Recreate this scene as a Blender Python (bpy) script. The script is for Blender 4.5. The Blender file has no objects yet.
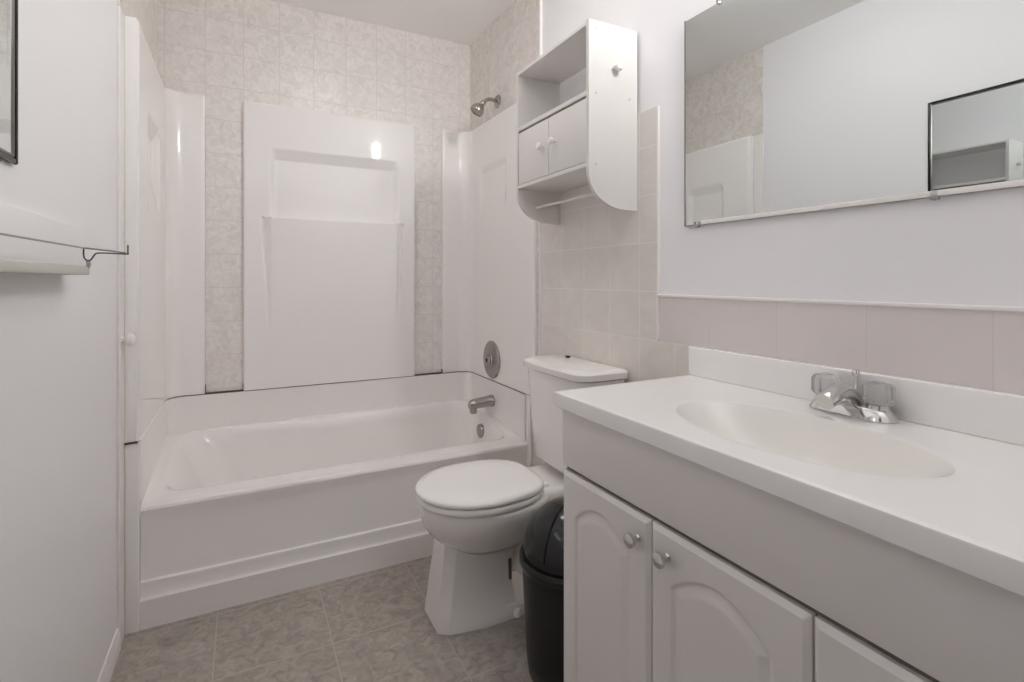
import bpy, bmesh, math, random
from mathutils import Vector, Matrix
random.seed(4)
PI = math.pi
SC = bpy.context.scene
C = SC.collection

# ------------------------------------------------------------------ camera, world, exposure
cam_d = bpy.data.cameras.new('camera')
cam = bpy.data.objects.new('camera', cam_d); C.objects.link(cam)
CAM_H = 1.13
cam.location = (0, 0, CAM_H)
cam.rotation_euler = (math.radians(90), 0, math.radians(-27.5))
cam_d.sensor_width = 36.0
cam_d.lens = 514.0 / 1024.0 * 36.0
cam_d.shift_y = -(341.0 - 279.5) / 1024.0
cam_d.clip_start = 0.02
SC.camera = cam

world = bpy.data.worlds.new('world'); SC.world = world
world.use_nodes = True
world.node_tree.nodes['Background'].inputs[0].default_value = (1.0, 0.985, 0.97, 1)
world.node_tree.nodes['Background'].inputs[1].default_value = 0.15

SC.view_settings.view_transform = 'Standard'
SC.view_settings.look = 'None'
SC.view_settings.gamma = 1.0
SC.view_settings.use_curve_mapping = False
SC.view_settings.exposure = 0.0
SC.cycles.max_bounces = 18
SC.cycles.diffuse_bounces = 12
SC.cycles.glossy_bounces = 6
SC.cycles.transmission_bounces = 10
SC.cycles.caustics_reflective = False
SC.cycles.sample_clamp_indirect = 6.0
LAMP_STRENGTH = 300.0
CEIL_STRENGTH = 21.0

# ------------------------------------------------------------------ room numbers
XL, XR = -0.346, 1.160          # left and right wall faces
YB, YF = 2.737, -0.06           # back wall, wall behind the camera
ZC = 2.474                      # ceiling
TUBY = 2.03                     # front of the tub
TILEY = 1.945                   # where the shower tiling stops on the right wall

# ------------------------------------------------------------------ materials
def srgb(r, g, b):
    f = lambda c: (c / 255 / 12.92) if c / 255 <= 0.04045 else ((c / 255 + 0.055) / 1.055) ** 2.4
    return (f(r), f(g), f(b), 1)

def new_mat(name):
    m = bpy.data.materials.new(name); m.use_nodes = True
    return m, m.node_tree, m.node_tree.nodes['Principled BSDF']

def mat(name, col, rough=0.5, metal=0.0, var=0.0, nscale=20, bump=0.0, bscale=200, coat=0.0, spec=0.5, trans=0.0):
    m, t, b = new_mat(name)
    b.inputs['Roughness'].default_value = rough
    b.inputs['Metallic'].default_value = metal
    b.inputs['Coat Weight'].default_value = coat
    b.inputs['Coat Roughness'].default_value = 0.08
    b.inputs['Specular IOR Level'].default_value = spec
    b.inputs['Transmission Weight'].default_value = trans
    b.inputs['Base Color'].default_value = col
    geo = t.nodes.new('ShaderNodeNewGeometry')
    if var > 0:
        n = t.nodes.new('ShaderNodeTexNoise'); n.inputs['Scale'].default_value = nscale
        n.inputs['Detail'].default_value = 6
        t.links.new(geo.outputs['Position'], n.inputs['Vector'])
        r = t.nodes.new('ShaderNodeValToRGB')
        r.color_ramp.elements[0].position = 0.3; r.color_ramp.elements[1].position = 0.7
        r.color_ramp.elements[0].color = tuple(c * (1 - var) for c in col[:3]) + (1,)
        r.color_ramp.elements[1].color = tuple(min(1, c * (1 + var)) for c in col[:3]) + (1,)
        t.links.new(n.outputs['Fac'], r.inputs['Fac'])
        t.links.new(r.outputs['Color'], b.inputs['Base Color'])
    if bump > 0:
        n2 = t.nodes.new('ShaderNodeTexNoise'); n2.inputs['Scale'].default_value = bscale
        t.links.new(geo.outputs['Position'], n2.inputs['Vector'])
        bp = t.nodes.new('ShaderNodeBump'); bp.inputs['Strength'].default_value = bump
        bp.inputs['Distance'].default_value = 0.002
        t.links.new(n2.outputs['Fac'], bp.inputs['Height'])
        t.links.new(bp.outputs['Normal'], b.inputs['Normal'])
    return m

def tile_mat(name, axes, size, origin, c_lo, c_hi, grout, rough, mortar=0.003, vein=0.5, nscale=9, height=None, coat=0.0):
    """square stone-look tiles; axes picks the two world axes the tiles lie in"""
    m, t, b = new_mat(name)
    b.inputs['Roughness'].default_value = rough
    b.inputs['Coat Weight'].default_value = coat
    b.inputs['Coat Roughness'].default_value = 0.1
    L = t.links
    geo = t.nodes.new('ShaderNodeNewGeometry')
    sep = t.nodes.new('ShaderNodeSeparateXYZ'); L.new(geo.outputs['Position'], sep.inputs[0])
    com = t.nodes.new('ShaderNodeCombineXYZ')
    for i, (ax, o) in enumerate(zip(axes, origin)):
        s = t.nodes.new('ShaderNodeMath'); s.operation = 'SUBTRACT'; s.inputs[1].default_value = o
        L.new(sep.outputs['XYZ'.index(ax)], s.inputs[0]); L.new(s.outputs[0], com.inputs[i])
    br = t.nodes.new('ShaderNodeTexBrick')
    br.offset = 0.0; br.squash = 1.0
    br.inputs['Scale'].default_value = 1.0
    br.inputs['Brick Width'].default_value = size
    br.inputs['Row Height'].default_value = height or size
    br.inputs['Mortar Size'].default_value = mortar / 2
    br.inputs['Mortar Smooth'].default_value = 0.2
    br.inputs['Bias'].default_value = 0
    br.inputs['Color1'].default_value = (0, 0, 0, 1)
    br.inputs['Color2'].default_value = (1, 1, 1, 1)
    br.inputs['Mortar'].default_value = (0.5, 0.5, 0.5, 1)
    L.new(com.outputs[0], br.inputs['Vector'])
    # stone mottling, shifted per tile
    add = t.nodes.new('ShaderNodeVectorMath'); add.operation = 'MULTIPLY_ADD'
    L.new(br.outputs['Color'], add.inputs[0]); add.inputs[1].default_value = (3, 3, 3)
    L.new(geo.outputs['Position'], add.inputs[2])
    n = t.nodes.new('ShaderNodeTexNoise'); n.inputs['Scale'].default_value = nscale
    n.inputs['Detail'].default_value = 8; n.inputs['Roughness'].default_value = 0.65; n.inputs['Distortion'].default_value = 1.2
    L.new(add.outputs[0], n.inputs['Vector'])
    r = t.nodes.new('ShaderNodeValToRGB')
    r.color_ramp.elements[0].position = 0.5 - vein * 0.36; r.color_ramp.elements[1].position = 0.5 + vein * 0.2
    r.color_ramp.elements[0].color = c_lo; r.color_ramp.elements[1].color = c_hi
    L.new(n.outputs['Fac'], r.inputs['Fac'])
    mx = t.nodes.new('ShaderNodeMix'); mx.data_type = 'RGBA'
    L.new(br.outputs['Fac'], mx.inputs['Factor'])
    L.new(r.outputs['Color'], mx.inputs['A']); mx.inputs['B'].default_value = grout
    L.new(mx.outputs['Result'], b.inputs['Base Color'])
    bp = t.nodes.new('ShaderNodeBump'); bp.invert = True
    bp.inputs['Strength'].default_value = 0.35; bp.inputs['Distance'].default_value = 0.002
    L.new(br.outputs['Fac'], bp.inputs['Height']); L.new(bp.outputs['Normal'], b.inputs['Normal'])
    return m

M = {}
M['paint'] = mat('white wall paint', srgb(238, 236.5, 239), 0.42, bump=0.06, bscale=120)
M['ceil'] = mat('ceiling paint', srgb(249, 248, 247), 0.8, bump=0.2, bscale=160)
M['trim'] = mat('white trim', srgb(238, 234, 232), 0.35)
M['tile_back'] = tile_mat('beige stone tile back', 'XZ', 0.1555, (-0.159, 0.937), srgb(216, 210, 206), srgb(238, 233, 230), srgb(216, 209, 205), 0.3, vein=0.6, nscale=28)
M['tile_side'] = tile_mat('beige stone tile side', 'YZ', 0.1555, (1.307, 0.937), srgb(205, 198, 192), srgb(232, 227, 223), srgb(218, 212, 207), 0.3, vein=0.6, nscale=20)
M['tile_toilet'] = tile_mat('beige wall tile', 'YZ', 0.1555, (1.307, 0.937), srgb(218, 212, 206), srgb(229, 224, 219), srgb(238, 235, 232), 0.3, vein=0.7, nscale=6)
M['wains'] = tile_mat('pinkish grooved panel', 'YZ', 0.205, (0.611, 0.30), srgb(217, 209, 207), srgb(222, 215, 213), srgb(210, 202, 200), 0.35, mortar=0.002, vein=0.8, nscale=3, height=3)
M['floor'] = tile_mat('grey stone floor tile', 'XY', 0.3235, (-0.08, 1.672), srgb(130, 122, 115), srgb(176, 168, 160), srgb(180, 173, 166), 0.38, mortar=0.004, vein=0.7, nscale=26)
M['acrylic'] = mat('glossy fibreglass', srgb(243, 240.5, 239), 0.04, var=0.008, nscale=2)
M['tub'] = mat('tub fibreglass', srgb(241, 238, 236.5), 0.14, var=0.01, nscale=3)
M['caulk'] = mat('dark caulk', srgb(92, 78, 66), 0.8)
M['ceramic'] = mat('white ceramic', srgb(239, 236, 234), 0.1, coat=0.3)
M['seat'] = mat('white toilet seat', srgb(244, 242, 240), 0.22)
M['cab'] = mat('white cabinet paint', srgb(229, 225, 222), 0.4, bump=0.05, bscale=90)
M['melamine'] = mat('white melamine', srgb(222, 219, 216), 0.35)
M['gap_shade'] = mat('painted gap shade', srgb(120, 110, 104), 0.8)  # dark colour standing in for the shade between cabinet parts
M['counter'] = mat('white cultured marble', srgb(242, 240, 239), 0.2, var=0.006, nscale=4)
M['basin'] = mat('cream basin', srgb(233, 230, 225), 0.2)
M['chrome'] = mat('chrome', (0.72, 0.71, 0.70, 1), 0.1, 1.0)
M['nickel'] = mat('brushed nickel', (0.42, 0.40, 0.38, 1), 0.25, 1.0)
M['dark_metal'] = mat('dark steel', (0.10, 0.10, 0.10, 1), 0.3, 1.0)
M['frame'] = mat('dark mirror frame', (0.045, 0.043, 0.04, 1), 0.25, 0.8)
M['pewter'] = mat('grey frame lip', (0.35, 0.34, 0.33, 1), 0.3, 0.9)
M['mirror'] = mat('mirror silver', (0.72, 0.745, 0.74, 1), 0.0, 1.0)
M['clear'] = mat('clear acrylic', (0.98, 0.98, 0.98, 1), 0.12, trans=0.8)
M['black'] = mat('black plastic', srgb(17, 16, 17), 0.38, bump=0.25, bscale=160)
M['black_gloss'] = mat('speckled black lid', srgb(22, 23, 25), 0.16, var=0.5, nscale=260)
M['rail'] = mat('grey rail paint', srgb(196, 194, 186), 0.4)
M['stain'] = mat('rust stain', srgb(104, 82, 66), 0.6)
M['dark'] = mat('black void', (0.01, 0.01, 0.01, 1), 0.8)
M['door'] = mat('door paint', srgb(226, 222, 218), 0.4)
def glow(name, col, s):
    m, t, b = new_mat(name)
    b.inputs['Base Color'].default_value = (0.9, 0.9, 0.9, 1)
    b.inputs['Emission Color'].default_value = col
    b.inputs['Emission Strength'].default_value = s
    return m
M['glow'] = glow('lit opal glass', (0.985, 0.99, 0.965, 1), LAMP_STRENGTH)
M['glow2'] = glow('lit opal dome', (0.985, 0.99, 0.965, 1), CEIL_STRENGTH)

# ------------------------------------------------------------------ mesh helpers
def link(name, bm, m, parent=None, smooth=True, angle=35, loc=None):
    bmesh.ops.recalc_face_normals(bm, faces=bm.faces[:])
    me = bpy.data.meshes.new(name); bm.to_mesh(me); bm.free()
    me.materials.append(M[m] if isinstance(m, str) else m)
    if smooth:
        me.shade_smooth(); me.set_sharp_from_angle(angle=math.radians(angle))
    o = bpy.data.objects.new(name, me); C.objects.link(o)
    if parent is not None: o.parent = parent
    if loc is not None: o.location = loc
    return o

def tag(o, label=None, cat=None, group=None, kind=None):
    if label: o['label'] = label
    if cat: o['category'] = cat
    if group: o['group'] = group
    if kind: o['kind'] = kind
    return o

def thing(name, label, cat, loc=(0, 0, 0), group=None):
    o = bpy.data.objects.new(name, None); C.objects.link(o); o.location = loc
    o.empty_display_size = 0.05
    return tag(o, label, cat, group)

def struct(name, bm, m, label, cat, smooth=False):
    return tag(link(name, bm, m, smooth=smooth), label, cat, kind='structure')

def box(bm, x0, x1, y0, y1, z0, z1, bev=0.0, seg=2):
    b = bmesh.new()
    bmesh.ops.create_cube(b, size=1)
    bmesh.ops.scale(b, vec=(abs(x1 - x0), abs(y1 - y0), abs(z1 - z0)), verts=b.verts[:])
    bmesh.ops.translate(b, vec=((x0 + x1) / 2, (y0 + y1) / 2, (z0 + z1) / 2), verts=b.verts[:])
    if bev > 0:
        bmesh.ops.bevel(b, geom=b.edges[:], offset=bev, segments=seg, profile=0.5, affect='EDGES')
    me = bpy.data.meshes.new('tmp'); b.to_mesh(me); b.free()
    bm.from_mesh(me); bpy.data.meshes.remove(me)

def nb(*a, **k):
    bm = bmesh.new(); box(bm, *a, **k); return bm

def loft(bm, rings, cap0=True, cap1=True, closed=True):
    vs = [[bm.verts.new(p) for p in r] for r in rings]
    n = len(vs[0])
    for a, b in zip(vs, vs[1:]):
        for i in range(n if closed else n - 1):
            j = (i + 1) % n
            bm.faces.new((a[i], a[j], b[j], b[i]))
    if cap0: bm.faces.new(vs[0][::-1])
    if cap1: bm.faces.new(vs[-1])
    return vs

def lathe(bm, prof, origin=(0, 0, 0), axis='Z', n=40):
    """prof: list of (radius, height) revolved about the axis through origin"""
    ax = Vector({'X': (1, 0, 0), 'Y': (0, 1, 0), 'Z': (0, 0, 1), '-X': (-1, 0, 0), '-Y': (0, -1, 0)}[axis] if isinstance(axis, str) else axis).normalized()
    q = ax.to_track_quat('Z', 'Y')
    o = Vector(origin)
    rings = []
    for r, h in prof:
        rings.append([o + q @ Vector((max(r, 1e-5) * math.cos(2 * PI * i / n), max(r, 1e-5) * math.sin(2 * PI * i / n), h)) for i in range(n)])
    loft(bm, rings)

def smooth_path(pts, sub=8):
    pts = [Vector(p) for p in pts]
    out = []
    for i in range(len(pts) - 1):
        p0 = pts[max(i - 1, 0)]; p1 = pts[i]; p2 = pts[i + 1]; p3 = pts[min(i + 2, len(pts) - 1)]
        for k in range(sub):
            t = k / sub
            out.append(0.5 * ((2 * p1) + (p2 - p0) * t + (2 * p0 - 5 * p1 + 4 * p2 - p3) * t * t + (3 * p1 - p0 - 3 * p2 + p3) * t ** 3))
    out.append(pts[-1]); return out

def tube(bm, pts, rad, n=14):
    pts = [Vector(p) for p in pts]
    rings = []; up = None
    for i, p in enumerate(pts):
        d = (pts[min(i + 1, len(pts) - 1)] - pts[max(i - 1, 0)]).normalized()
        if up is None:
            up = Vector((0, 0, 1)) if abs(d.z) < 0.9 else Vector((1, 0, 0))
        s = d.cross(up).normalized(); up = s.cross(d).normalized()
        r = rad(i / (len(pts) - 1)) if callable(rad) else rad
        rings.append([p + r * (math.cos(2 * PI * k / n) * s + math.sin(2 * PI * k / n) * up) for k in range(n)])
    loft(bm, rings)

def rrect(x0, x1, y0, y1, rad, z, n=8):
    """rounded rectangle, counter-clockwise from the front-left corner; rad = (fl, fr, br, bl); z may be a function of (x,y)"""
    out = []
    cs = [(x0, y0, 1, 1, PI), (x1, y0, -1, 1, 1.5 * PI), (x1, y1, -1, -1, 0), (x0, y1, 1, -1, 0.5 * PI)]
    for (cx, cy, sx, sy, a0), r in zip(cs, rad):
        ox, oy = cx + sx * r, cy + sy * r
        for k in range(n + 1):
            a = a0 + k / n * PI / 2
            x, y = ox + r * math.cos(a), oy + r * math.sin(a)
            out.append(Vector((x, y, z(x, y) if callable(z) else z)))
    return out

def slab(bm, front, back, nu, nv):
    """closed slab: front(u,v) surface on a grid, walls back to back(u,v) along the border, flat back"""
    g = [[bm.verts.new(front(i / nu, j / nv)) for j in range(nv + 1)] for i in range(nu + 1)]
    for i in range(nu):
        for j in range(nv):
            bm.faces.new((g[i][j], g[i + 1][j], g[i + 1][j + 1], g[i][j + 1]))
    idx = [(i, 0) for i in range(nu)] + [(nu, j) for j in range(nv)] + [(i, nv) for i in range(nu, 0, -1)] + [(0, j) for j in range(nv, 0, -1)]
    bv = [bm.verts.new(back(i / nu, j / nv)) for i, j in idx]
    for k in range(len(idx)):
        l = (k + 1) % len(idx)
        a, b = idx[k], idx[l]
        bm.faces.new((g[a[0]][a[1]], g[b[0]][b[1]], bv[l], bv[k]))
    return g

def sstep(a, b, x):
    if a == b: return 1.0 if x >= a else 0.0
    t = min(1, max(0, (x - a) / (b - a))); return t * t * (3 - 2 * t)
def lerp(a, b, t): return a + (b - a) * t

# ------------------------------------------------------------------ room shell
T = 0.08
struct('floor', nb(XL - T, XR + T, YF - T, YB + T, -T, 0), 'floor', 'grey mottled stone-look tile floor of the bathroom', 'floor')
struct('ceiling', nb(XL - T, XR + T, YF - T, YB + T, ZC, ZC + T), 'ceil', 'plain off-white bathroom ceiling', 'ceiling')
struct('wall_left', nb(XL - T, XL, YF - T, YB + T, 0, ZC), 'paint', 'white painted wall left of the tub', 'wall')
struct('wall_right', nb(XR, XR + T, YF - T, YB + T, 0, ZC), 'paint', 'white painted wall behind the vanity and mirror', 'wall')
struct('wall_back', nb(XL, XR, YB, YB + T, 0, ZC), 'tile_back', 'beige stone-tiled wall behind the bathtub', 'wall')
bmw = bmesh.new()
DX0, DX1, DZ = -0.28, 0.48, 2.03
box(bmw, XL, DX0, YF - T, YF, 0, ZC); box(bmw, DX1, XR, YF - T, YF, 0, ZC); box(bmw, DX0, DX1, YF - T, YF, DZ, ZC)
struct('wall_front', bmw, 'paint', 'white painted wall behind the viewer with the doorway', 'wall')
d1 = struct('door_1', nb(DX1 + 0.002, DX1 + 0.042, YF - T - 0.76, YF - T - 0.004, 0.006, DZ - 0.004, bev=0.002), 'door', 'plain white bathroom door standing open behind the viewer', 'door')
bmk = bmesh.new(); lathe(bmk, [(0.026, 0), (0.026, 0.006), (0.010, 0.012), (0.010, 0.035), (0.026, 0.045), (0.028, 0.058), (0.018, 0.068), (0.0, 0.07)], (DX1 + 0.002, YF - T - 0.69, 0.98), '-X', 24)
link('door_knob', bmk, 'nickel', d1)
# tiling on the side walls is a thin layer on each wall
bmt = nb(XL, XL + 0.007, 2.0135, YB, 0, ZC); box(bmt, XL, XL + 0.007, 1.957, 2.0135, 1.9695, ZC)
struct('wall_left_tile', bmt, 'tile_side', 'beige stone tiling at the left end of the tub', 'wall tile')
struct('wall_right_tile', nb(XR - 0.007, XR, TILEY, YB, 0, ZC), 'tile_side', 'beige stone tiling around the shower head', 'wall tile')
TLY0 = 1.222
bmt = bmesh.new(); box(bmt, XR - 0.007, XR, TLY0, TILEY, 0, 1.676); box(bmt, XR - 0.007, XR, 1.0, TLY0, 0, 0.936)
struct('wall_right_toilet_tile', bmt, 'tile_toilet', 'square beige wall tiles behind the toilet tank', 'wall tile')
struct('wall_right_wainscot', nb(XR - 0.006, XR, 0.05, TLY0 - 0.006, 0.936, 1.076), 'wains', 'pinkish panel strip between backsplash and mirror', 'wall panel')
bmt = bmesh.new()
box(bmt, XR - 0.011, XR, 0.05, TLY0 + 0.003, 1.076, 1.084, bev=0.002)
struct('trim_1', bmt, 'trim', 'white cap strip running along the top of the pinkish panel', 'trim')
struct('trim_2', nb(XR - 0.011, XR, TLY0 - 0.006, TLY0 + 0.003, 0.942, 1.0755, bev=0.002), 'trim', 'short white vertical edge strip between the tiles and pinkish panel', 'trim')
struct('trim_3', nb(XR - 0.013, XR, TILEY - 0.008, TILEY + 0.004, 0, ZC, bev=0.002), 'trim', 'tall white vertical strip between shower wall and toilet tiles', 'trim')
struct('trim_4', nb(XR - 0.010, XR, TLY0 - 0.004, TLY0 + 0.002, 1.0845, 1.676, bev=0.0015), 'trim', 'thin white upright strip at the side of the toilet tiles', 'trim')
struct('trim_5', nb(XL, XL + 0.0085, 1.953, 2.0130, 0, 1.969, bev=0.002), 'trim', 'thin white upright strip on the left wall beside the tub', 'trim')
def bb_prof(y):
    t = 0.0105
    return [Vector((XL + d, y, z)) for d, z in ((0, 0), (t, 0), (t, 0.030), (t - 0.002, 0.034), (t - 0.001, 0.042), (t - 0.004, 0.050), (t - 0.006, 0.060), (0.002, 0.064), (0, 0.064))]
bmt = bmesh.new(); loft(bmt, [bb_prof(-0.058), bb_prof(1.9525)])
struct('baseboard_left', bmt, 'trim', 'white moulded baseboard along the left wall', 'baseboard')

# ------------------------------------------------------------------ bathtub
tub = thing('bathtub', 'white alcove bathtub with stepped apron along the back wall', 'bathtub', (0.4, TUBY, 0))
tub.location = (0, 0, 0)
TXL, TXR, TYB, TZT = -0.300, 1.138, 2.712, 0.606
bm = bmesh.new()
zr = lambda x, y: 0.392 + 0.062 * sstep(2.08, 2.66, y)
def off(dx0, dx1, dy0, dy1, r, dz, flat=None):
    f = (lambda x, y: flat) if flat is not None else (lambda x, y: zr(x, y) + dz)
    return rrect(TXL + dx0, TXR - dx1, TUBY + dy0, TYB - dy1, r, f, 10)
rings = [
    off(0.0, 0.0, 0.020, 0.0, (0.004, 0.004, 0.07, 0.07), 0.0),
    off(0.012, 0.008, 0.030, 0.010, (0.02, 0.02, 0.07, 0.07), 0.0),
    off(0.030, 0.025, 0.095, 0.024, (0.08, 0.07, 0.08, 0.08), 0.0),
    off(0.040, 0.030, 0.106, 0.030, (0.09, 0.08, 0.09, 0.09), -0.003),
    off(0.050, 0.036, 0.114, 0.037, (0.10, 0.09, 0.10, 0.10), -0.014),
    off(0.085, 0.045, 0.122, 0.048, (0.11, 0.10, 0.12, 0.12), -0.06),
    off(0.150, 0.060, 0.130, 0.070, (0.12, 0.10, 0.13, 0.13), 0, 0.25),
    off(0.230, 0.085, 0.140, 0.095, (0.12, 0.11, 0.13, 0.13), 0, 0.13),
    off(0.270, 0.110, 0.155, 0.115, (0.12, 0.11, 0.12, 0.12), 0, 0.085),
    off(0.320, 0.150, 0.190, 0.160, (0.10, 0.09, 0.10, 0.10), 0, 0.068),
]
vs = loft(bm, rings, cap0=False, cap1=True)
# upstand around three sides, up to the surround seam
ring0 = rings[0]; n1 = 11
seq = list(range(1 * n1 + n1 - 1, 2 * n1)) + list(range(2 * n1, 4 * n1)) + [0]
seq = [n1 + n1 - 1] + list(range(2 * n1, 4 * n1)) + [0]
up0 = [vs[0][i] for i in seq]
def inset(p, d):
    x = min(max(p.x, TXL + d), TXR - d); return Vector((p.x, p.y, p.z))
lv = [up0]
for zf, outw in ((0.3, 0.0), (0.9, 0.0), (1.0, 0.0)):
    lv.append([bm.verts.new((v.co.x, v.co.y, lerp(v.co.z, TZT, zf))) for v in up0])
def outward(p, d):
    x, y = p.x, p.y
    cxy = Vector((min(max(x, TXL + 0.07), TXR - 0.07), min(y, TYB - 0.07)))
    dv = Vector((x, y)) - cxy
    if dv.length < 1e-6: dv = Vector((0, 1))
    dv.normalize(); return Vector((x + dv.x * d, y + dv.y * d))
lv.append([bm.verts.new((*outward(v.co, 0.014), TZT + 0.002)) for v in up0])
for a, b in zip(lv, lv[1:]):
    for i in range(len(a) - 1):
        bm.faces.new((a[i], a[i + 1], b[i + 1], b[i]))
link('tub_shell', bm, 'tub', tub, angle=50)
# apron
bm = bmesh.new()
prof = [(2.055, 0), (2.020, 0), (2.0195, 0.080), (2.018, 0.088), (2.018, 0.094), (2.0225, 0.099), (2.0245, 0.105), (2.0275, 0.136), (2.027, 0.142), (2.028, 0.148), (2.033, 0.153), (2.035, 0.162), (2.037, 0.31), (2.036, 0.330), (2.034, 0.352), (2.029, 0.370), (2.028, 0.380), (2.032, 0.3885), (2.040, 0.392), (2.052, 0.392), (2.055, 0.30)]
loft(bm, [[Vector((x, y, z)) for y, z in prof] for x in (-0.299, 1.137)])
link('apron', bm, 'tub', tub, angle=25)
bm = bmesh.new()
box(bm, XL + 0.0075, -0.2995, 2.014, 2.050, 0.0, TZT, bev=0.004, seg=3)
link('end_flange', bm, 'tub', tub)
bm = bmesh.new()
box(bm, 1.1375, XR - 0.0085, 2.014, 2.050, 0.0, TZT, bev=0.003, seg=3)
link('end_flange', bm, 'tub', tub)
OVX = 1.088
bm = bmesh.new(); lathe(bm, [(0.036, -0.008), (0.036, 0.004), (0.033, 0.010), (0.020, 0.013), (0.0, 0.0135)], (OVX, 2.44, 0.345), '-X', 36)
ov = link('overflow_cover', bm, 'nickel', tub); ov['label'] = 'round chrome overflow cover'
bm = bmesh.new(); lathe(bm, [(0.034, -0.004), (0.034, 0.003), (0.028, 0.006), (0.0, 0.004)], (0.83, 2.38, 0.068), 'Z', 32)
link('drain', bm, 'nickel', tub)

# ------------------------------------------------------------------ tub surround
sur = thing('tub_surround', 'glossy white moulded shower surround panels above the bathtub', 'shower surround')
SZ0, SZ1 = 0.6105, 1.968
YP = 2.719                      # face of the panels on the back wall
def hf_panel(path, out_path, nz, depth, name, top=None):
    """sweep a plan path up the wall; depth(s, z) pushes the face into the room"""
    n = len(path); L = [0.0]
    for a, b in zip(path, path[1:]): L.append(L[-1] + (Vector(b) - Vector(a)).length)
    nrm = []
    for i in range(n):
        a = Vector(path[max(i - 1, 0)]); b = Vector(path[min(i + 1, n - 1)])
        d = (b - a).normalized(); nrm.append(Vector((d.y, -d.x)))
    bm = bmesh.new()
    def front(u, v):
        i = round(u * (n - 1)); z = lerp(SZ0, SZ1, v)
        dd = depth(L[i], z)
        e = min(SZ1 - z, L[i], L[-1] - L[i], 1)
        dd -= 0.006 * (1 - sstep(0, 0.008, e))
        p = Vector(path[i]) + nrm[i] * dd
        return (p.x, p.y, z)
    def back(u, v):
        i = round(u * (n - 1)); p = out_path[i]
        return (p[0], p[1], lerp(SZ0, SZ1, v))
    slab(bm, front, back, n - 1, nz)
    return link(name, bm, 'acrylic', sur, angle=40)
def dens(pts, step=0.006):
    out = [pts[0]]
    for a, b in zip(pts, pts[1:]):
        k = max(1, int((Vector(b) - Vector(a)).length / step))
        out += [tuple(Vector(a).lerp(Vector(b), j / k)) for j in range(1, k + 1)]
    return out
def arc(cx, cy, r, a0, a1, n=10):
    return [(cx + r * math.cos(lerp(a0, a1, k / n)), cy + r * math.sin(lerp(a0, a1, k / n))) for k in range(n + 1)]
# centre panel: an upper niche under a moulded lip and a lower wedge whose top is a ledge
CX0, CX1 = -0.004, 0.818
YC = 2.707
def cdepth(s, z):
    x = CX0 + s
    d = 0.0
    nx = sstep(0.105, 0.135, x) * (1 - sstep(0.700, 0.735, x))
    d -= 0.026 * nx * (1 if z >= 1.424 else 0) * (1 - min(1, max(0, (z - 1.708) / 0.050)))
    t = (z - 0.92) / (1.425 - 0.92)
    if 0 < t <= 1.02:
        if z < 1.424 and 0.112 <= x <= 0.714: d += 0.026 * min(1, t)
    g = (z - 0.86) / (1.425 - 0.86)
    if 0 < g < 1.0:
        w = 0.006 + 0.030 * g
        for c, sg in ((0.112, -1), (0.714, 1)):
            q = (x - c) * sg
            if 0 < q < w: d += lerp(0.026 * max(0, min(1, t)), -0.018 * g, q / w)
            elif w <= q < w + 0.010: d -= 0.018 * g * (1 - (q - w) / 0.010)
    return d
cp = dens([(CX0, YC), (CX1, YC)], 0.0036)
hf_panel(cp, [(x, YB - 0.0006) for x, y in cp], 340, cdepth, 'back_panel')
# left corner panel
lp = dens([(-0.301, TUBY - 0.014), (-0.303, 2.655)], 0.006) + arc(-0.238, 2.655, 0.064, PI, PI / 2)[1:] + dens([(-0.238, YP), (-0.159, YP)], 0.006)[1:]
def outp(p):
    if p[1] < 2.60: return (XL + 0.0082, p[1])
    if p[0] > -0.236: return (p[0], YB - 0.0006)
    k = sstep(2.60, 2.719, p[1]);
    return (XL + 0.0082, min(p[1], YB - 0.0006)) if k < 0.5 else (lerp(XL + 0.0082, -0.236, (k - 0.5) * 2), YB - 0.0006)
def ldepth(s, z):
    y = TUBY - 0.014 + s
    if y > 2.62: return 0.0
    f = sstep(2.20, 2.225, y) * (1 - sstep(2.46, 2.50, y)) * sstep(1.35, 1.58, z) * (1 - min(1, max(0, (z - 1.675) / 0.05)))
    return -0.026 * f
hf_panel(lp, [outp(p) for p in lp], 200, ldepth, 'left_panel')
# right corner panel
rp = dens([(0.980, YP), (1.072, YP)], 0.006) + arc(1.072, 2.655, 0.064, PI / 2, 0)[1:] + dens([(1.136, 2.655), (1.138, TILEY + 0.03)], 0.006)[1:]
def outr(p):
    if p[1] < 2.60: return (XR - 0.0075, p[1])
    if p[0] < 1.070: return (p[0], YB - 0.0006)
    k = sstep(2.60, 2.719, p[1])
    return (XR - 0.0075, min(p[1], YB - 0.0006)) if k < 0.5 else (lerp(XR - 0.0075, 1.070, (k - 0.5) * 2), YB - 0.0006)
def rdepth(s, z):
    y = 2.719 - (s - 0.12)
    f = sstep(2.24, 2.265, y) * (1 - sstep(2.53, 2.56, y)) * sstep(1.45, 1.62, z) * (1 - min(1, max(0, (z - 1.705) / 0.030)))
    return -0.0115 * f
hf_panel(rp, [outr(p) for p in rp], 200, rdepth, 'right_panel')
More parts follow.
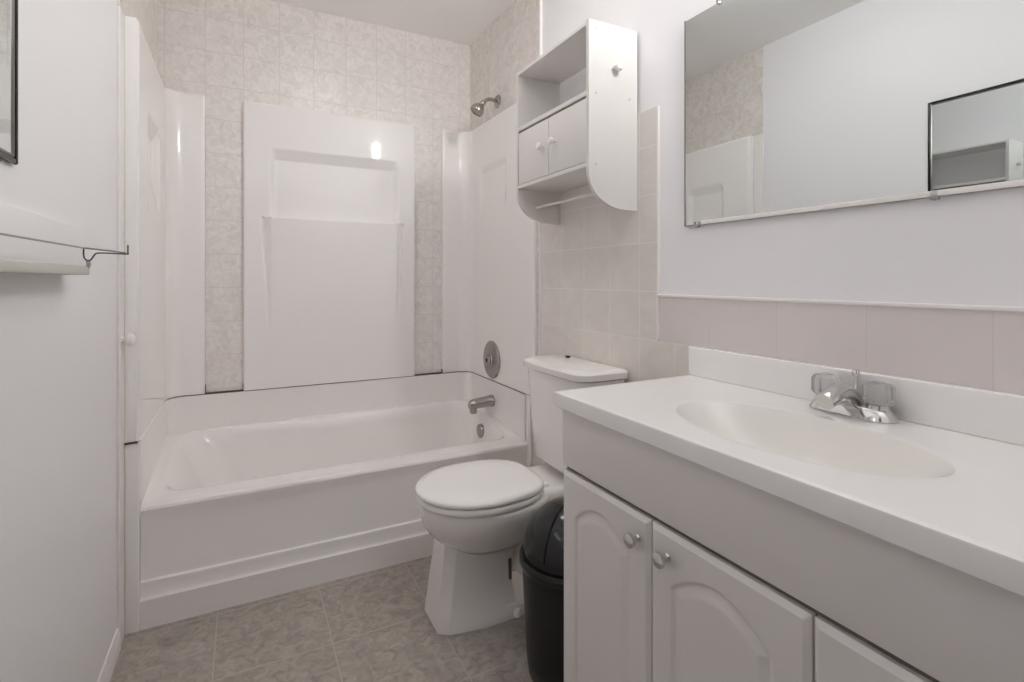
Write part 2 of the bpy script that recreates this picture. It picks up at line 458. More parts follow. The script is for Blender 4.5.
# dark seam between the tub upstand and the panels
bm = bmesh.new()
tube(bm, smooth_path([(-0.296, 2.678, 0.6085), (-0.284, 2.698, 0.6085), (-0.264, 2.711, 0.6085), (-0.236, YP - 0.001, 0.6085), (0.2, YP - 0.0075, 0.6085), (0.6, YP - 0.0085, 0.6085), (0.97, YP - 0.0045, 0.6085), (1.07, YP - 0.0045, 0.6085), (1.118, 2.700, 0.6085), (1.1335, 2.655, 0.6085), (1.1345, 2.3, 0.608), (1.1345, 2.05, 0.607)], 8), 0.0018, 8)
tube(bm, [(-0.343, 2.0128, 0.6075), (-0.303, 2.0128, 0.6095)], 0.0035, 8)
for xx, h in ((-0.158, 0.03), (-0.005, 0.02), (0.819, 1.2), (0.979, 0.01)):
    box(bm, xx - 0.0015, xx + 0.0015, YP + 0.003, YB - 0.001, 0.606, 0.62 + h)
box(bm, -0.159, -0.004, YB - 0.004, YB - 0.0005, 0.606, 0.612); box(bm, 0.82, 0.98, YB - 0.004, YB - 0.0005, 0.606, 0.612)
cl = link('seam', bm, 'caulk', sur); cl['label'] = 'dark caulk seam'
bm = bmesh.new(); tube(bm, [(-0.3015, 2.03, 0.6085), (-0.3035, 2.640, 0.6085)], 0.0045, 10); link('white_caulk', bm, 'tub', sur)

# ------------------------------------------------------------------ shower fittings
XP = 1.1365                      # face of the right panel
sh = thing('shower_sprayer', 'small chrome shower head on a bent arm above the tub', 'shower head')
SY, SZ = 2.37, 2.042
bm = bmesh.new(); lathe(bm, [(0.034, 0.0), (0.034, 0.004), (0.026, 0.012), (0.012, 0.016), (0.0, 0.016)], (XR - 0.007, SY, SZ), '-X', 30)
link('flange', bm, 'nickel', sh)
bm = bmesh.new(); tube(bm, smooth_path([(XR - 0.009, SY, SZ), (XR - 0.05, SY, SZ + 0.004), (XR - 0.075, SY, SZ - 0.004), (XR - 0.096, SY, SZ - 0.026)], 8), 0.0095, 16)
link('arm', bm, 'nickel', sh)
bm = bmesh.new()
ax = Vector((-0.62, 0, -0.78))
lathe(bm, [(0.011, -0.012), (0.015, -0.004), (0.015, 0.008), (0.013, 0.012), (0.022, 0.022), (0.033, 0.040), (0.036, 0.056), (0.034, 0.062), (0.030, 0.063), (0.028, 0.059), (0.0, 0.059)], (XR - 0.092, SY, SZ - 0.022), ax, 32)
link('spray_head', bm, 'nickel', sh)

vl = thing('shower_valve', 'round chrome shower valve plate with lever on the tub wall', 'shower valve')
VY, VZ = 2.405, 0.716
bm = bmesh.new(); lathe(bm, [(0.097, 0.0), (0.097, 0.004), (0.092, 0.009), (0.068, 0.013), (0.034, 0.015), (0.030, 0.020), (0.0, 0.020)], (XP, VY, VZ), '-X', 48)
link('escutcheon', bm, 'nickel', vl)
bm = bmesh.new(); lathe(bm, [(0.022, 0.0), (0.024, 0.002), (0.022, 0.010), (0.017, 0.013), (0.010, 0.0135), (0.010, 0.009), (0.0, 0.009)], (XP - 0.019, VY, VZ), '-X', 28)
link('handle', bm, 'nickel', vl)
bm = bmesh.new(); lathe(bm, [(0.0095, 0.0), (0.0095, 0.0015), (0.0, 0.002)], (XP - 0.0282, VY, VZ), '-X', 20)
k_ = link('stem_opening', bm, 'dark', vl); k_['label'] = 'dark opening where the handle is missing'

sp = thing('tub_spout', 'brushed chrome tub spout over the bathtub', 'tub spout')
PY, PZ = 2.40, 0.505
bm = bmesh.new()
rings = []
for x, r, zz in ((XP + 0.0, 0.030, 0), (XP - 0.012, 0.030, 0), (XP - 0.016, 0.028, 0), (XP - 0.09, 0.026, -0.004), (XP - 0.118, 0.025, -0.008), (XP - 0.130, 0.020, -0.010), (XP - 0.133, 0.010, -0.011)):
    rings.append([Vector((x, PY + r * math.cos(2 * PI * k / 28), PZ + zz + r * math.sin(2 * PI * k / 28))) for k in range(28)])
loft(bm, rings)
lathe(bm, [(0.017, 0.0), (0.019, 0.03), (0.019, 0.045), (0.015, 0.047), (0.0, 0.040)], (XP - 0.108, PY, PZ - 0.006), Vector((0, 0, -1)), 24)
link('spout_body', bm, 'nickel', sp)
# ------------------------------------------------------------------ toilet
TY = 1.600
toi = thing('toilet', 'white two-piece toilet with closed lid beside the tub', 'toilet')
def egg(xf, xb, hw, z, n=56, taper=0.0, ex=2.0, back=2.6):
    """egg outline, tip towards -x; flat-ish at the back"""
    cx = lerp(xf, xb, 0.50); out = []
    for k in range(n):
        a = 2 * PI * k / n
        c, s = math.cos(a), math.sin(a)
        e = ex if c < 0 else back
        px = math.copysign(abs(c) ** (2 / e), c); py = math.copysign(abs(s) ** (2 / e), s)
        x = cx + px * (xb - xf) / 2
        w = hw * (1 - taper * max(0, px) ** 2)
        out.append(Vector((x, TY + py * w, z)))
    return out
bm = bmesh.new()
rings = [egg(0.640, 0.86, 0.060, 0.222), egg(0.598, 0.90, 0.094, 0.250), egg(0.556, 0.94, 0.126, 0.282), egg(0.528, 0.95, 0.151, 0.313), egg(0.512, 0.95, 0.167, 0.340), egg(0.505, 0.95, 0.176, 0.372), egg(0.504, 0.95, 0.179, 0.392), egg(0.508, 0.948, 0.176, 0.402), egg(0.52, 0.94, 0.165, 0.405)]
loft(bm, rings)
box(bm, 0.84, 1.13, TY - 0.125, TY + 0.125, 0.27, 0.418, bev=0.03, seg=5)
link('bowl', bm, 'ceramic', toi, angle=60)
# faceted pedestal
bm = bmesh.new()
def ped(z, xf, hf, hs, xb, hb):
    pts = [(xf, -hf), (xf + 0.035, -hf - 0.022 * hs / 0.1), (xf + 0.15, -hs), (xb - 0.06, -hs * 0.98), (xb, -hb), (xb, hb), (xb - 0.06, hs * 0.98), (xf + 0.15, hs), (xf + 0.035, hf + 0.022 * hs / 0.1), (xf, hf)]
    return [Vector((x - 0.004, TY + 0.024 + y, z)) for x, y in pts]
loft(bm, [ped(0.0, 0.548, 0.062, 0.108, 0.95, 0.085), ped(0.010, 0.546, 0.062, 0.109, 0.95, 0.085), ped(0.03, 0.549, 0.061, 0.105, 0.94, 0.082), ped(0.045, 0.551, 0.060, 0.100, 0.815, 0.090), ped(0.12, 0.560, 0.057, 0.092, 0.805, 0.085), ped(0.20, 0.571, 0.052, 0.086, 0.81, 0.08), ped(0.275, 0.580, 0.046, 0.080, 0.83, 0.07)])
link('pedestal', bm, 'ceramic', toi, angle=18)
bm = bmesh.new()
tube(bm, smooth_path([(0.84, TY, 0.12), (0.92, TY, 0.20), (1.0, TY, 0.24), (1.045, TY, 0.16), (1.05, TY, 0.02)], 8), 0.062, 20)
link('trapway', bm, 'ceramic', toi)
bm = bmesh.new(); lathe(bm, [(0.014, 0), (0.014, 0.012), (0.010, 0.020), (0, 0.022)], (0.80, TY - 0.1, 0.02), 'Z', 16)
link('bolt_cap', bm, 'ceramic', toi)
bm = bmesh.new()
so = [egg(0.498, 0.912, 0.181, 0.408, taper=0.22, back=4.0), egg(0.494, 0.915, 0.184, 0.412, taper=0.22, back=4.0), egg(0.494, 0.915, 0.184, 0.424, taper=0.22, back=4.0), egg(0.498, 0.912, 0.181, 0.428, taper=0.22, back=4.0)]
si = [egg(0.600, 0.82, 0.105, 0.428), egg(0.600, 0.82, 0.105, 0.408)]
loft(bm, so + si + [so[0]], cap0=False, cap1=False)
link('seat', bm, 'seat', toi, angle=45)
bm = bmesh.new()
loft(bm, [egg(0.495, 0.908, 0.181, 0.4315, taper=0.22, back=4.0), egg(0.491, 0.913, 0.185, 0.435, taper=0.22, back=4.0), egg(0.491, 0.913, 0.185, 0.443, taper=0.22, back=4.0), egg(0.496, 0.909, 0.181, 0.449, taper=0.22, back=4.0), egg(0.53, 0.895, 0.165, 0.4525, taper=0.22, back=4.0), egg(0.60, 0.84, 0.10, 0.4545, taper=0.22, back=4.0)])
link('seat_lid', bm, 'seat', toi, angle=50)
for s in (-1, 1):
    bm = bmesh.new(); box(bm, 0.900, 0.932, TY + s * 0.075 - 0.016, TY + s * 0.075 + 0.016, 0.408, 0.430, bev=0.007, seg=3)
    link('hinge', bm, 'seat', toi)
TKY = 1.558
def tankring(x0, x1, hw, z, rc=0.05, bow=0.012, n=8):
    """plan of the tank: straight at the wall side, softly bowed front with rounded corners"""
    pts = rrect(x0, x1, TKY - hw, TKY + hw, (rc, 0.012, 0.012, rc), z, n)
    return [Vector((p.x - bow * max(0, 1 - ((p.y - TKY) / hw) ** 2) * (1 if p.x < x0 + rc * 1.01 else 0), p.y, z)) for p in pts]
def addfront(r, x0, bow, hw, k=10):
    # the front edge runs between the last corner (back-left) and the first (front-left)
    a, b = r[-1], r[0]; out = list(r)
    for i in range(1, k):
        y = lerp(a.y, b.y, i / k); out.append(Vector((x0 - bow * max(0, 1 - ((y - TKY) / hw) ** 2), y, a.z)))
    return out
def tk(x0, x1, hw, z, rc=0.05, bow=0.012): return addfront(tankring(x0, x1, hw, z, rc, bow), x0, bow, hw)
bm = bmesh.new()
loft(bm, [tk(1.03, 1.120, 0.160, 0.440), tk(1.005, 1.130, 0.176, 0.446), tk(0.990, 1.137, 0.183, 0.464), tk(0.978, 1.140, 0.190, 0.60), tk(0.966, 1.140, 0.198, 0.793)])
link('tank', bm, 'ceramic', toi, angle=50)
bm = bmesh.new()
loft(bm, [tk(0.965, 1.143, 0.199, 0.7965), tk(0.953, 1.146, 0.209, 0.799), tk(0.951, 1.146, 0.211, 0.819), tk(0.957, 1.144, 0.205, 0.827), tk(0.975, 1.13, 0.188, 0.831)])
link('tank_lid', bm, 'ceramic', toi, angle=40)
bm = bmesh.new(); lathe(bm, [(0.010, 0), (0.010, 0.005), (0.006, 0.008), (0, 0.009)], (1.100, 1.650, 0.8300), 'Z', 16)
k_ = link('lid_plug', bm, 'dark_metal', toi); k_['label'] = 'small dark plug on the tank lid'
# rust mark on the trapway
bm = bmesh.new()
box(bm, 0.788, 0.800, 1.5372, 1.545, 0.12, 0.19, bev=0.002)
k_ = link('rust_stain', bm, 'stain', toi); k_['label'] = 'brown rust streak'

# ------------------------------------------------------------------ waste bin
bin_ = thing('trash_can', 'black plastic swing-top bin between toilet and vanity', 'trash can', (0, 0, 0))
BX, BY = 0.832, 1.240
bm = bmesh.new(); lathe(bm, [(0.0, 0.0), (0.108, 0.0), (0.118, 0.010), (0.124, 0.06), (0.137, 0.325), (0.134, 0.325), (0.121, 0.06), (0.105, 0.014), (0.0, 0.012)], (BX, BY, 0), 'Z', 56)
link('body', bm, 'black', bin_, angle=40)
bm = bmesh.new(); lathe(bm, [(0.135, 0.318), (0.143, 0.318), (0.145, 0.324), (0.145, 0.338), (0.141, 0.344), (0.134, 0.344), (0.132, 0.330)], (BX, BY, 0), 'Z', 56)
link('rim', bm, 'black_gloss', bin_, angle=40)
bm = bmesh.new()
pr = [(0.133, 0.345)] + [(0.133 * math.cos(a), 0.352 + 0.142 * math.sin(a)) for a in [k / 14 * PI / 2 for k in range(15)]]
lathe(bm, pr, (BX, BY, 0), 'Z', 56)
link('swing_lid', bm, 'black_gloss', bin_, angle=40)
bm = bmesh.new()
tube(bm, [(BX + 0.1345 * math.cos(a) * math.cos(e), BY + 0.1345 * math.sin(a) * math.cos(e) * 1, 0.352 + 0.1435 * math.sin(e)) for a, e in [(math.radians(205), math.radians(t)) for t in range(4, 90, 4)]], 0.003, 8)
link('lid_hinge_bead', bm, 'black_gloss', bin_)

# ------------------------------------------------------------------ vanity cabinet
VX0, VX1 = 0.702, XR - 0.012     # front frame face, back
VY0, VY1, VZ1 = 0.112, 1.058, 0.8205
van = thing('vanity_cabinet', 'long white vanity cabinet with arched raised-panel doors under the sink', 'vanity cabinet')
bm = bmesh.new()
box(bm, VX0 + 0.02, VX1, VY1 - 0.018, VY1, 0.0, VZ1)             # end panels
box(bm, VX0 + 0.02, VX1, VY0, VY0 + 0.018, 0.0, VZ1)
box(bm, VX0 + 0.02, VX1, VY0 + 0.018, VY1 - 0.018, 0.10, 0.118)  # floor of the cabinet
box(bm, VX1 - 0.01, VX1, VY0 + 0.018, VY1 - 0.018, 0.118, VZ1)
box(bm, VX0 + 0.075, VX0 + 0.090, VY0 + 0.018, VY1 - 0.018, 0.0, 0.10)
link('carcass', bm, 'cab', van, smooth=False)
bm = bmesh.new()
box(bm, VX0 + 0.002, VX0 + 0.02, VY0, VY1, 0.665, VZ1, bev=0.0015)
box(bm, VX0 + 0.002, VX0 + 0.02, VY0, VY1, 0.10, 0.125)
for y in (VY0, 0.42, 0.735, VY1 - 0.03):
    box(bm, VX0 + 0.002, VX0 + 0.02, y, y + 0.03, 0.125, 0.665)
link('face_frame', bm, 'cab', van, smooth=False)
bm = bmesh.new(); box(bm, VX0 - 0.012, VX0 + 0.002, VY0, VY1 + 0.001, 0.679, VZ1 - 0.0005, bev=0.003)
link('apron_panel', bm, 'cab', van)
bm = bmesh.new(); box(bm, VX0 - 0.0005, VX0 + 0.0015, VY0 + 0.004, VY1 - 0.004, 0.665, 0.6785)
link('painted_shade_strip', bm, 'gap_shade', van)  # dark strip paints the shade between apron panel and doors
def door_bm(y0, y1, z0, z1, px):
    bm = bmesh.new()
    mg = 0.054
    def top(y):
        c = (y0 + y1) / 2; hw = (y1 - y0) / 2 - mg
        t = abs(y - c) / hw
        return z1 - 0.100 + 0.052 * math.cos(min(1, t) * PI / 2) ** 0.8
    def depth(y, z):
        e = min(y - y0, y1 - y, z - z0, z1 - z)
        d = 0.0
        if e < 0.009: d -= 0.0075 * (1 - e / 0.009)
        s = min(y - (y0 + mg), (y1 - mg) - y, z - (z0 + mg), (top(y) - z) * 0.9)
        if s > 0:
            if s < 0.005: d -= 0.005 * s / 0.005
            elif s < 0.009: d -= 0.005
            elif s < 0.026: d -= lerp(0.005, 0.0005, (s - 0.009) / 0.017)
            else: d -= 0.0005
        return d
    def front(u, v):
        y, z = lerp(y0, y1, u), lerp(z0, z1, v)
        return (px - depth(y, z), y, z)
    slab(bm, front, lambda u, v: (px + 0.0165, lerp(y0, y1, u), lerp(z0, z1, v)), 108, 190)
    return bm
DPX = VX0 - 0.016
def knob(y, z, parent):
    bm = bmesh.new()
    lathe(bm, [(0.008, 0.0), (0.008, 0.002), (0.0055, 0.005), (0.0055, 0.012), (0.012, 0.017), (0.0145, 0.021), (0.0140, 0.026), (0.009, 0.029), (0.0, 0.030)], (DPX + 0.001, y, z), '-X', 28)
    k = link('knob', bm, 'chrome', parent); k['label'] = 'small round silver knob'
doors = []
for (y0, y1, ky) in ((0.752, 1.055, 0.782), (0.437, 0.7485, 0.7025), (0.124, 0.433, 0.156)):
    d = link('door', door_bm(y0, y1, 0.112, 0.668, DPX), 'cab', van, angle=28)
    knob(ky, 0.622, d)

# ------------------------------------------------------------------ vanity top with integral basin
top = thing('vanity_countertop', 'white cultured-marble vanity top with moulded oval sink', 'countertop')
CZ = 0.856
CXF, CXB = 0.672, XR - 0.0075
BCX, BCY, BAX, BAY = 0.877, 0.596, 0.137, 0.241
FLy, BLy, NRy = 1.072, 1.080, 0.102     # left edge slightly out of square
corners = [(CXF, NRy), (CXB, NRy), (CXB, BLy), (CXF, FLy)]
def rect_hit(a):
    d = Vector((math.cos(a), math.sin(a))); o = Vector((BCX, BCY)); best = None
    for p, q in zip(corners, corners[1:] + corners[:1]):
        p, q = Vector(p), Vector(q); e = q - p
        den = d.x * e.y - d.y * e.x
        if abs(den) < 1e-9: continue
        w = p - o
        t = (w.x * e.y - w.y * e.x) / den; s = (w.x * d.y - w.y * d.x) / den
        if t > 0 and -1e-6 <= s <= 1 + 1e-6 and (best is None or t < best): best = t
    return o + d * best
angs = sorted([2 * PI * k / 120 for k in range(120)] + [math.atan2(y - BCY, x - BCX) % (2 * PI) for x, y in corners])
def er(f, z, sx=1.0): return [Vector((BCX + (BAX * f * math.cos(a2)), BCY + BAY * f * math.sin(a2), z)) for a2 in (math.atan2(math.sin(a) * BAX, math.cos(a) * BAY) for a in angs)]
hit = [rect_hit(a) for a in angs]
def inner(p, d):
    return Vector((min(max(p.x, CXF + d), CXB - d), min(max(p.y, NRy + d), lerp(FLy, BLy, (p.x - CXF) / (CXB - CXF)) - d)))
bm = bmesh.new()
ztop = CZ
rings = [er(1.0, CZ - 0.036), [Vector((*inner(p, 0.002), CZ - 0.0355)) for p in hit], [Vector((p.x, p.y, CZ - 0.034)) for p in hit], [Vector((p.x, p.y, CZ - 0.005)) for p in hit], [Vector((*inner(p, 0.0015), CZ - 0.0015)) for p in hit], [Vector((*inner(p, 0.005), CZ)) for p in hit], [Vector((*inner(p, 0.012), CZ)) for p in hit], er(1.10, CZ), er(1.04, CZ), er(1.0, CZ - 0.0006)]
loft(bm, rings, cap0=False, cap1=False)
link('slab', bm, 'counter', top, angle=30)
bm = bmesh.new()
br = [er(1.0, CZ - 0.0006), er(0.985, CZ - 0.003), er(0.95, CZ - 0.0095), er(0.88, CZ - 0.023), er(0.78, CZ - 0.042), er(0.64, CZ - 0.066), er(0.46, CZ - 0.091), er(0.25, CZ - 0.108), er(0.11, CZ - 0.116)]
br2 = [er(0.13, CZ - 0.127), er(0.44, CZ - 0.117), er(0.64, CZ - 0.104), er(0.80, CZ - 0.08), er(0.93, CZ - 0.052), er(1.0, CZ - 0.0355)]
loft(bm, br + br2, cap0=False, cap1=False)
link('sink_basin', bm, 'basin', top, angle=60)
bm = bmesh.new(); lathe(bm, [(0.0, -0.122), (0.0235, -0.122), (0.0255, -0.1155), (0.021, -0.1135), (0.018, -0.117), (0.0, -0.114)], (BCX, BCY, CZ), 'Z', 28)
link('drain', bm, 'chrome', top)
bm = bmesh.new(); box(bm, XR - 0.028, XR - 0.0075, NRy, BLy - 0.002, CZ, 0.938, bev=0.004, seg=3)
link('backsplash', bm, 'counter', top)

# ------------------------------------------------------------------ faucet
fc = thing('sink_faucet', 'chrome centerset faucet with clear handles on the vanity top', 'faucet')
FX, FY = 1.098, 0.611
bm = bmesh.new()
def stad(hx, hy, z, n=12):
    out = []
    for k in range(2 * n + 2):
        if k <= n: a = PI / 2 * 0 + k / n * PI; c = (0, hy - hx)
        else: a = PI + (k - n - 1) / n * PI; c = (0, -(hy - hx))
        out.append(Vector((FX + hx * math.cos(a), FY + c[1] + hx * math.sin(a), z)))
    return out
loft(bm, [stad(0.029, 0.082, CZ + 0.0005), stad(0.030, 0.083, CZ + 0.003), stad(0.029, 0.081, CZ + 0.006), stad(0.025, 0.074, CZ + 0.019), stad(0.021, 0.068, CZ + 0.023)])
link('base', bm, 'chrome', fc, angle=40)
bm = bmesh.new()
pts = smooth_path([(FX + 0.004, FY, CZ + 0.015), (FX - 0.010, FY, CZ + 0.036), (FX - 0.036, FY, CZ + 0.046), (FX - 0.066, FY, CZ + 0.042), (FX - 0.088, FY, CZ + 0.034)], 8)
tube(bm, pts, lambda t: lerp(0.023, 0.0165, t), 22)
link('spout', bm, 'chrome', fc)
for s in (1, -1):
    hy = FY + s * 0.051
    bm = bmesh.new(); lathe(bm, [(0.020, 0.021), (0.019, 0.030), (0.012, 0.034), (0.0, 0.034)], (FX, hy, CZ), 'Z', 28)
    st = link('handle_stem', bm, 'chrome', fc)
    bm = bmesh.new()
    rings = []
    for r, z in ((0.012, 0.030), (0.022, 0.032), (0.0265, 0.039), (0.0265, 0.064), (0.022, 0.071), (0.010, 0.073)):
        rings.append([Vector((FX + (r + 0.0016 * math.cos(8 * a)) * math.cos(a), hy + (r + 0.0016 * math.cos(8 * a)) * math.sin(a), CZ + z)) for a in [2 * PI * k / 64 for k in range(64)]])
    loft(bm, rings)
    hd = link('handle', bm, 'clear', fc, angle=30); hd['label'] = 'clear acrylic faucet handle'
    bm = bmesh.new(); lathe(bm, [(0.009, 0.0735), (0.009, 0.0755), (0.0, 0.0762)], (FX, hy, CZ), 'Z', 20)
    link('index_button', bm, 'chrome', hd)
bm = bmesh.new(); lathe(bm, [(0.0025, 0.015), (0.0025, 0.072), (0.006, 0.074), (0.0075, 0.082), (0.006, 0.088), (0, 0.089)], (FX + 0.018, FY, CZ), 'Z', 16)
link('lift_rod', bm, 'chrome', fc)

# ------------------------------------------------------------------ mirror over the vanity
MY0, MY1, MZ0, MZ1 = 0.02, 1.108, 1.288, 1.890
mr = thing('wall_mirror', 'large frameless mirror on the wall above the vanity', 'mirror')
bm = bmesh.new(); box(bm, XR - 0.0075, XR - 0.0015, MY0, MY1, MZ0, MZ1, bev=0.0006, seg=1)
link('glass', bm, 'mirror', mr, smooth=False)
bm = bmesh.new()
for (a0, a1, b0, b1) in ((MY1, MY1 + 0.003, MZ0 - 0.002, MZ1 + 0.002),):
    box(bm, XR - 0.009, XR - 0.001, a0, a1, b0, b1)
box(bm, XR - 0.0085, XR - 0.001, MY0, MY1, MZ0 - 0.0025, MZ0 - 0.0002)
link('edge_strip', bm, 'pewter', mr, smooth=False)
bm = bmesh.new(); box(bm, XR - 0.012, XR - 0.0078, MY0, 1.045, MZ0 - 0.002, MZ0 + 0.009, bev=0.001)
ch = link('bottom_channel', bm, 'trim', mr); ch['label'] = 'white channel along the lower edge'
for y, z in ((1.063, MZ0 - 0.003), (0.49, MZ0 - 0.003), (0.12, MZ0 - 0.003), (0.985, MZ1 + 0.003), (0.15, MZ1 + 0.003)):
    bm = bmesh.new(); box(bm, XR - 0.015, XR - 0.001, y - 0.006, y + 0.006, z - 0.011 * (1 if z > 1.5 else 0.5), z + 0.011 * (0.5 if z > 1.5 else 1), bev=0.002)
    lathe(bm, [(0.0035, 0), (0.0035, 0.002), (0, 0.0028)], (XR - 0.0145, y, z + (0.003 if z > 1.5 else -0.003)), '-X', 12)
    link('clip', bm, 'clear', mr)

# ------------------------------------------------------------------ framed mirror on the left wall
fm = thing('framed_mirror', 'dark-framed mirror on the left wall above the towel rail', 'mirror')
GY0, GY1, GZ0, GZ1 = 0.56, 1.152, 1.322, 1.900
bm = bmesh.new()
w, t = 0.010, 0.009
for a in ((GY0, GY0 + w, GZ0, GZ1), (GY1 - w, GY1, GZ0, GZ1), (GY0 + w, GY1 - w, GZ0, GZ0 + w), (GY0 + w, GY1 - w, GZ1 - w, GZ1)):
    box(bm, XL + 0.001, XL + t, a[0], a[1], a[2], a[3], bev=0.003)
link('frame', bm, 'frame', fm)
bm = bmesh.new()
for a in ((GY0 + w, GY0 + w + 0.006, GZ0 + w, GZ1 - w), (GY1 - w - 0.006, GY1 - w, GZ0 + w, GZ1 - w), (GY0 + w + .006, GY1 - w - .006, GZ0 + w, GZ0 + w + 0.006), (GY0 + w + .006, GY1 - w - .006, GZ1 - w - 0.006, GZ1 - w)):
    box(bm, XL + 0.001, XL + 0.0075, a[0], a[1], a[2], a[3], bev=0.003)
link('inner_lip', bm, 'pewter', fm)
bm = bmesh.new(); box(bm, XL + 0.001, XL + 0.005, GY0 + w + .006, GY1 - w - .006, GZ0 + w + .006, GZ1 - w - .006)
link('glass', bm, 'mirror', fm, smooth=False)

# ------------------------------------------------------------------ towel rail on the left wall
tr = thing('towel_rail', 'white wall rail with thin metal rod and hooked arm under framed mirror', 'towel rail')
RX = -0.300
bm = bmesh.new()
box(bm, XL + 0.0005, RX, 0.30, 1.425, 1.140, 1.159, bev=0.003, seg=3)
link('rail', bm, 'rail', tr)
bm = bmesh.new(); box(bm, XL + 0.0005, XL + 0.010, 0.30, 1.550, 1.1595, 1.250, bev=0.003)
link('back_board', bm, 'paint', tr)
bm = bmesh.new()
tube(bm, [(-0.296, 0.30, 1.188), (-0.305, 1.40, 1.1975), (-0.260, 1.401, 1.1925), (-0.232, 1.402, 1.1885)], 0.0017, 8)
link('rod', bm, 'pewter', tr)
bm = bmesh.new()
tube(bm, smooth_path([(-0.305, 1.399, 1.199), (-0.305, 1.398, 1.185), (-0.3035, 1.397, 1.176), (-0.298, 1.397, 1.1705), (-0.2925, 1.397, 1.1725), (-0.287, 1.398, 1.1825), (-0.281, 1.399, 1.187), (-0.258, 1.400, 1.1872), (-0.2295, 1.400, 1.1862), (-0.2285, 1.400, 1.189), (-0.2285, 1.400, 1.206)], 6), 0.0015, 10)
link('hook_arm', bm, 'dark_metal', tr)
bm = bmesh.new(); tube(bm, smooth_path([(-0.304, 1.415, 1.154), (-0.2985, 1.408, 1.162), (-0.298, 1.398, 1.170)], 6), 0.004, 8)
link('bracket', bm, 'rail', tr)

# knob on the left wall next to the surround
kn = thing('wall_peg', 'small white round knob on the wall at the left tub edge', 'knob')
KY, KZ = 1.966, 0.943
bm = bmesh.new(); lathe(bm, [(0.010, 0), (0.010, 0.004), (0.006, 0.006), (0.006, 0.022), (0.0, 0.022)], (XL + 0.0085, KY, KZ), 'X', 20)
link('stem', bm, 'trim', kn)
bm = bmesh.new(); lathe(bm, [(0.008, 0.018), (0.017, 0.021), (0.0205, 0.028), (0.019, 0.036), (0.011, 0.042), (0.0, 0.043)], (XL + 0.0005, KY, KZ), 'X', 28)
link('knob_cap', bm, 'trim', kn)

# ------------------------------------------------------------------ wall cabinet above the toilet
wc = thing('wall_cabinet', 'white open wall cabinet with two small doors above the toilet', 'wall cabinet')
WX0, WX1 = 0.957, XR - 0.0075
WY0, WY1, WZ0, WZ1 = 1.317, 1.803, 1.356, 1.949
def side_profile(y):
    pts = [(WX1, WZ0), (WX1 - 0.055, WZ0 + 0.002)]
    x1, z1 = WX1 - 0.055, WZ0 + 0.002; 
    for k in range(1, 15):
        a = k / 14 * PI / 2
        pts.append((x1 - (x1 - WX0) * math.sin(a), z1 + 0.112 * (1 - math.cos(a))))
    pts += [(WX0, WZ1), (WX1, WZ1)]
    return [Vector((x, y, z)) for x, z in pts]
for y in (WY0, WY1 - 0.014):
    bm = bmesh.new(); loft(bm, [side_profile(y), side_profile(y + 0.014)])
    link('side_panel', bm, 'melamine', wc, angle=30)
iy0, iy1 = WY0 + 0.014, WY1 - 0.014
bm = bmesh.new(); box(bm, WX0 + 0.002, WX1, iy0, iy1, WZ1 - 0.014, WZ1 - 0.001, bev=0.001); link('top_panel', bm, 'melamine', wc)
bm = bmesh.new(); box(bm, WX0 + 0.001, WX1, iy0, iy1, 1.712, 1.728, bev=0.001); link('shelf', bm, 'melamine', wc)
bm = bmesh.new(); box(bm, WX0 + 0.001, WX1, iy0, iy1, 1.487, 1.501, bev=0.001); link('bottom_panel', bm, 'melamine', wc)
bm = bmesh.new(); box(bm, WX0 + 0.004, WX0 + 0.008, iy0 + 0.001, iy1 - 0.001, 1.7055, 1.7115); link('painted_shade_strip', bm, 'gap_shade', wc)  # dark strip paints the shade line under the shelf, over the doors
ymid = (iy0 + iy1) / 2
for (a, b, ky) in ((iy0 + 0.002, ymid - 0.001, ymid - 0.045), (ymid + 0.001, iy1 - 0.004, ymid + 0.035)):
    bm = bmesh.new(); box(bm, WX0 + 0.001, WX0 + 0.014, a, b, 1.5025, 1.704, bev=0.0015)
    d = link('door', bm, 'melamine', wc)
    bm = bmesh.new(); lathe(bm, [(0.006, 0), (0.006, 0.008), (0.012, 0.013), (0.0135, 0.020), (0.010, 0.026), (0, 0.027)], (WX0 + 0.001, ky, 1.610), '-X', 24)
    link('knob', bm, 'trim', d)
bm = bmesh.new(); tube(bm, [(WX0 + 0.085, iy0, 1.418), (WX0 + 0.085, iy1, 1.418)], 0.0052, 16); link('towel_rod', bm, 'melamine', wc)
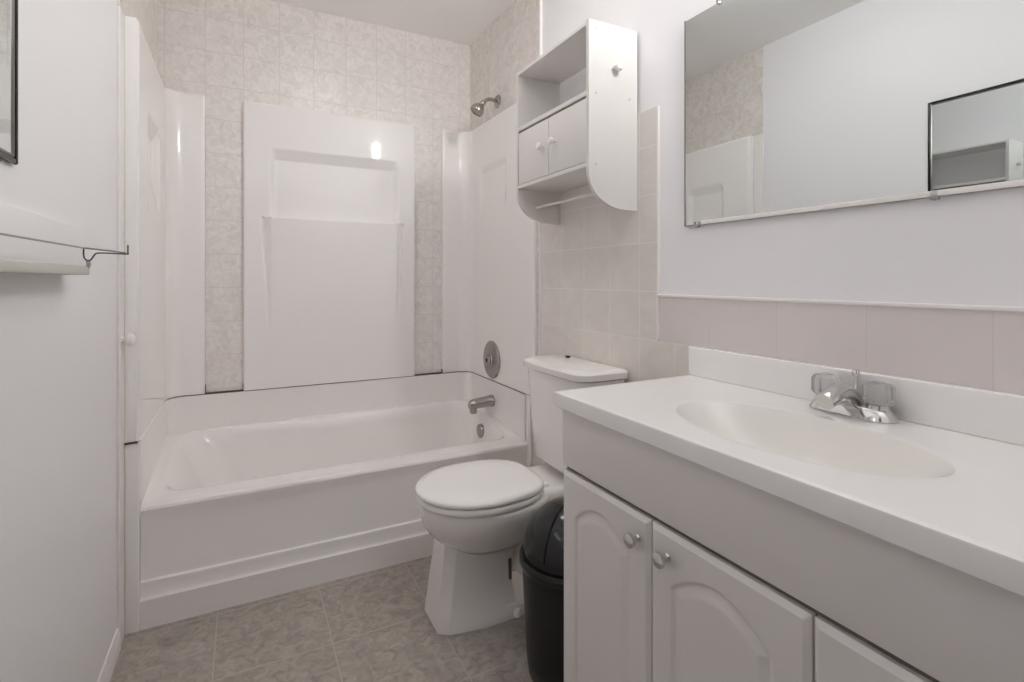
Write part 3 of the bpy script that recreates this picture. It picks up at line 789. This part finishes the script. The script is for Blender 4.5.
bm = bmesh.new(); lathe(bm, [(0.0075, 0), (0.0075, 0.006), (0.013, 0.011), (0.0145, 0.018), (0.010, 0.024), (0, 0.025)], (1.062, WY0, 1.812), '-Y', 24); link('side_knob', bm, 'trim', wc)
for (x, z) in ((0.985, 1.925), (0.985, 1.72), (1.12, 1.72), (0.985, 1.494)):
    bm = bmesh.new(); lathe(bm, [(0.004, 0), (0.004, 0.0008), (0, 0.001)], (x, WY0, z), '-Y', 12); link('screw_cap', bm, 'rail', wc)

# ------------------------------------------------------------------ lamp: a wall sconce over the mirror (just above the frame)
ls = thing('wall_sconce', 'lit white glass sconce on the wall above the mirror', 'wall lamp')
LX, LY, LB = 1.085, 0.59, 2.19
bm = bmesh.new(); box(bm, XR - 0.02, XR - 0.0005, LY - 0.06, LY + 0.06, LB - 0.06, LB + 0.08, bev=0.006); link('backplate', bm, 'chrome', ls)
bm = bmesh.new(); tube(bm, smooth_path([(XR - 0.02, LY, LB - 0.02), (LX + 0.03, LY, LB - 0.025), (LX + 0.004, LY, LB - 0.015), (LX, LY, LB + 0.005)], 6), 0.008, 14)
lathe(bm, [(0.0, 0.0), (0.030, 0.0), (0.034, 0.004), (0.034, 0.026), (0.030, 0.028), (0.0, 0.028)], (LX, LY, LB), 'Z', 28); link('arm', bm, 'chrome', ls)
bm = bmesh.new(); lathe(bm, [(0.0, 0.029), (0.019, 0.029), (0.0205, 0.035), (0.0205, 0.178), (0.017, 0.190), (0.009, 0.197), (0.0, 0.198)], (LX, LY, LB), 'Z', 36)
link('glass_shade', bm, 'glow', ls)

cl_ = thing('ceiling_light', 'lit round opal dome light on the bathroom ceiling', 'ceiling light')
EX, EY = 0.41, 1.52
bm = bmesh.new(); lathe(bm, [(0.0, -0.0005), (0.125, -0.0005), (0.130, -0.006), (0.130, -0.020), (0.122, -0.026), (0.0, -0.026)], (EX, EY, ZC), 'Z', 48); link('base', bm, 'trim', cl_)
bm = bmesh.new(); lathe(bm, [(0.0, -0.0265), (0.118, -0.0265), (0.117, -0.040), (0.105, -0.062), (0.080, -0.080), (0.045, -0.091), (0.0, -0.095)], (EX, EY, ZC), 'Z', 48); link('dome', bm, 'glow2', cl_)
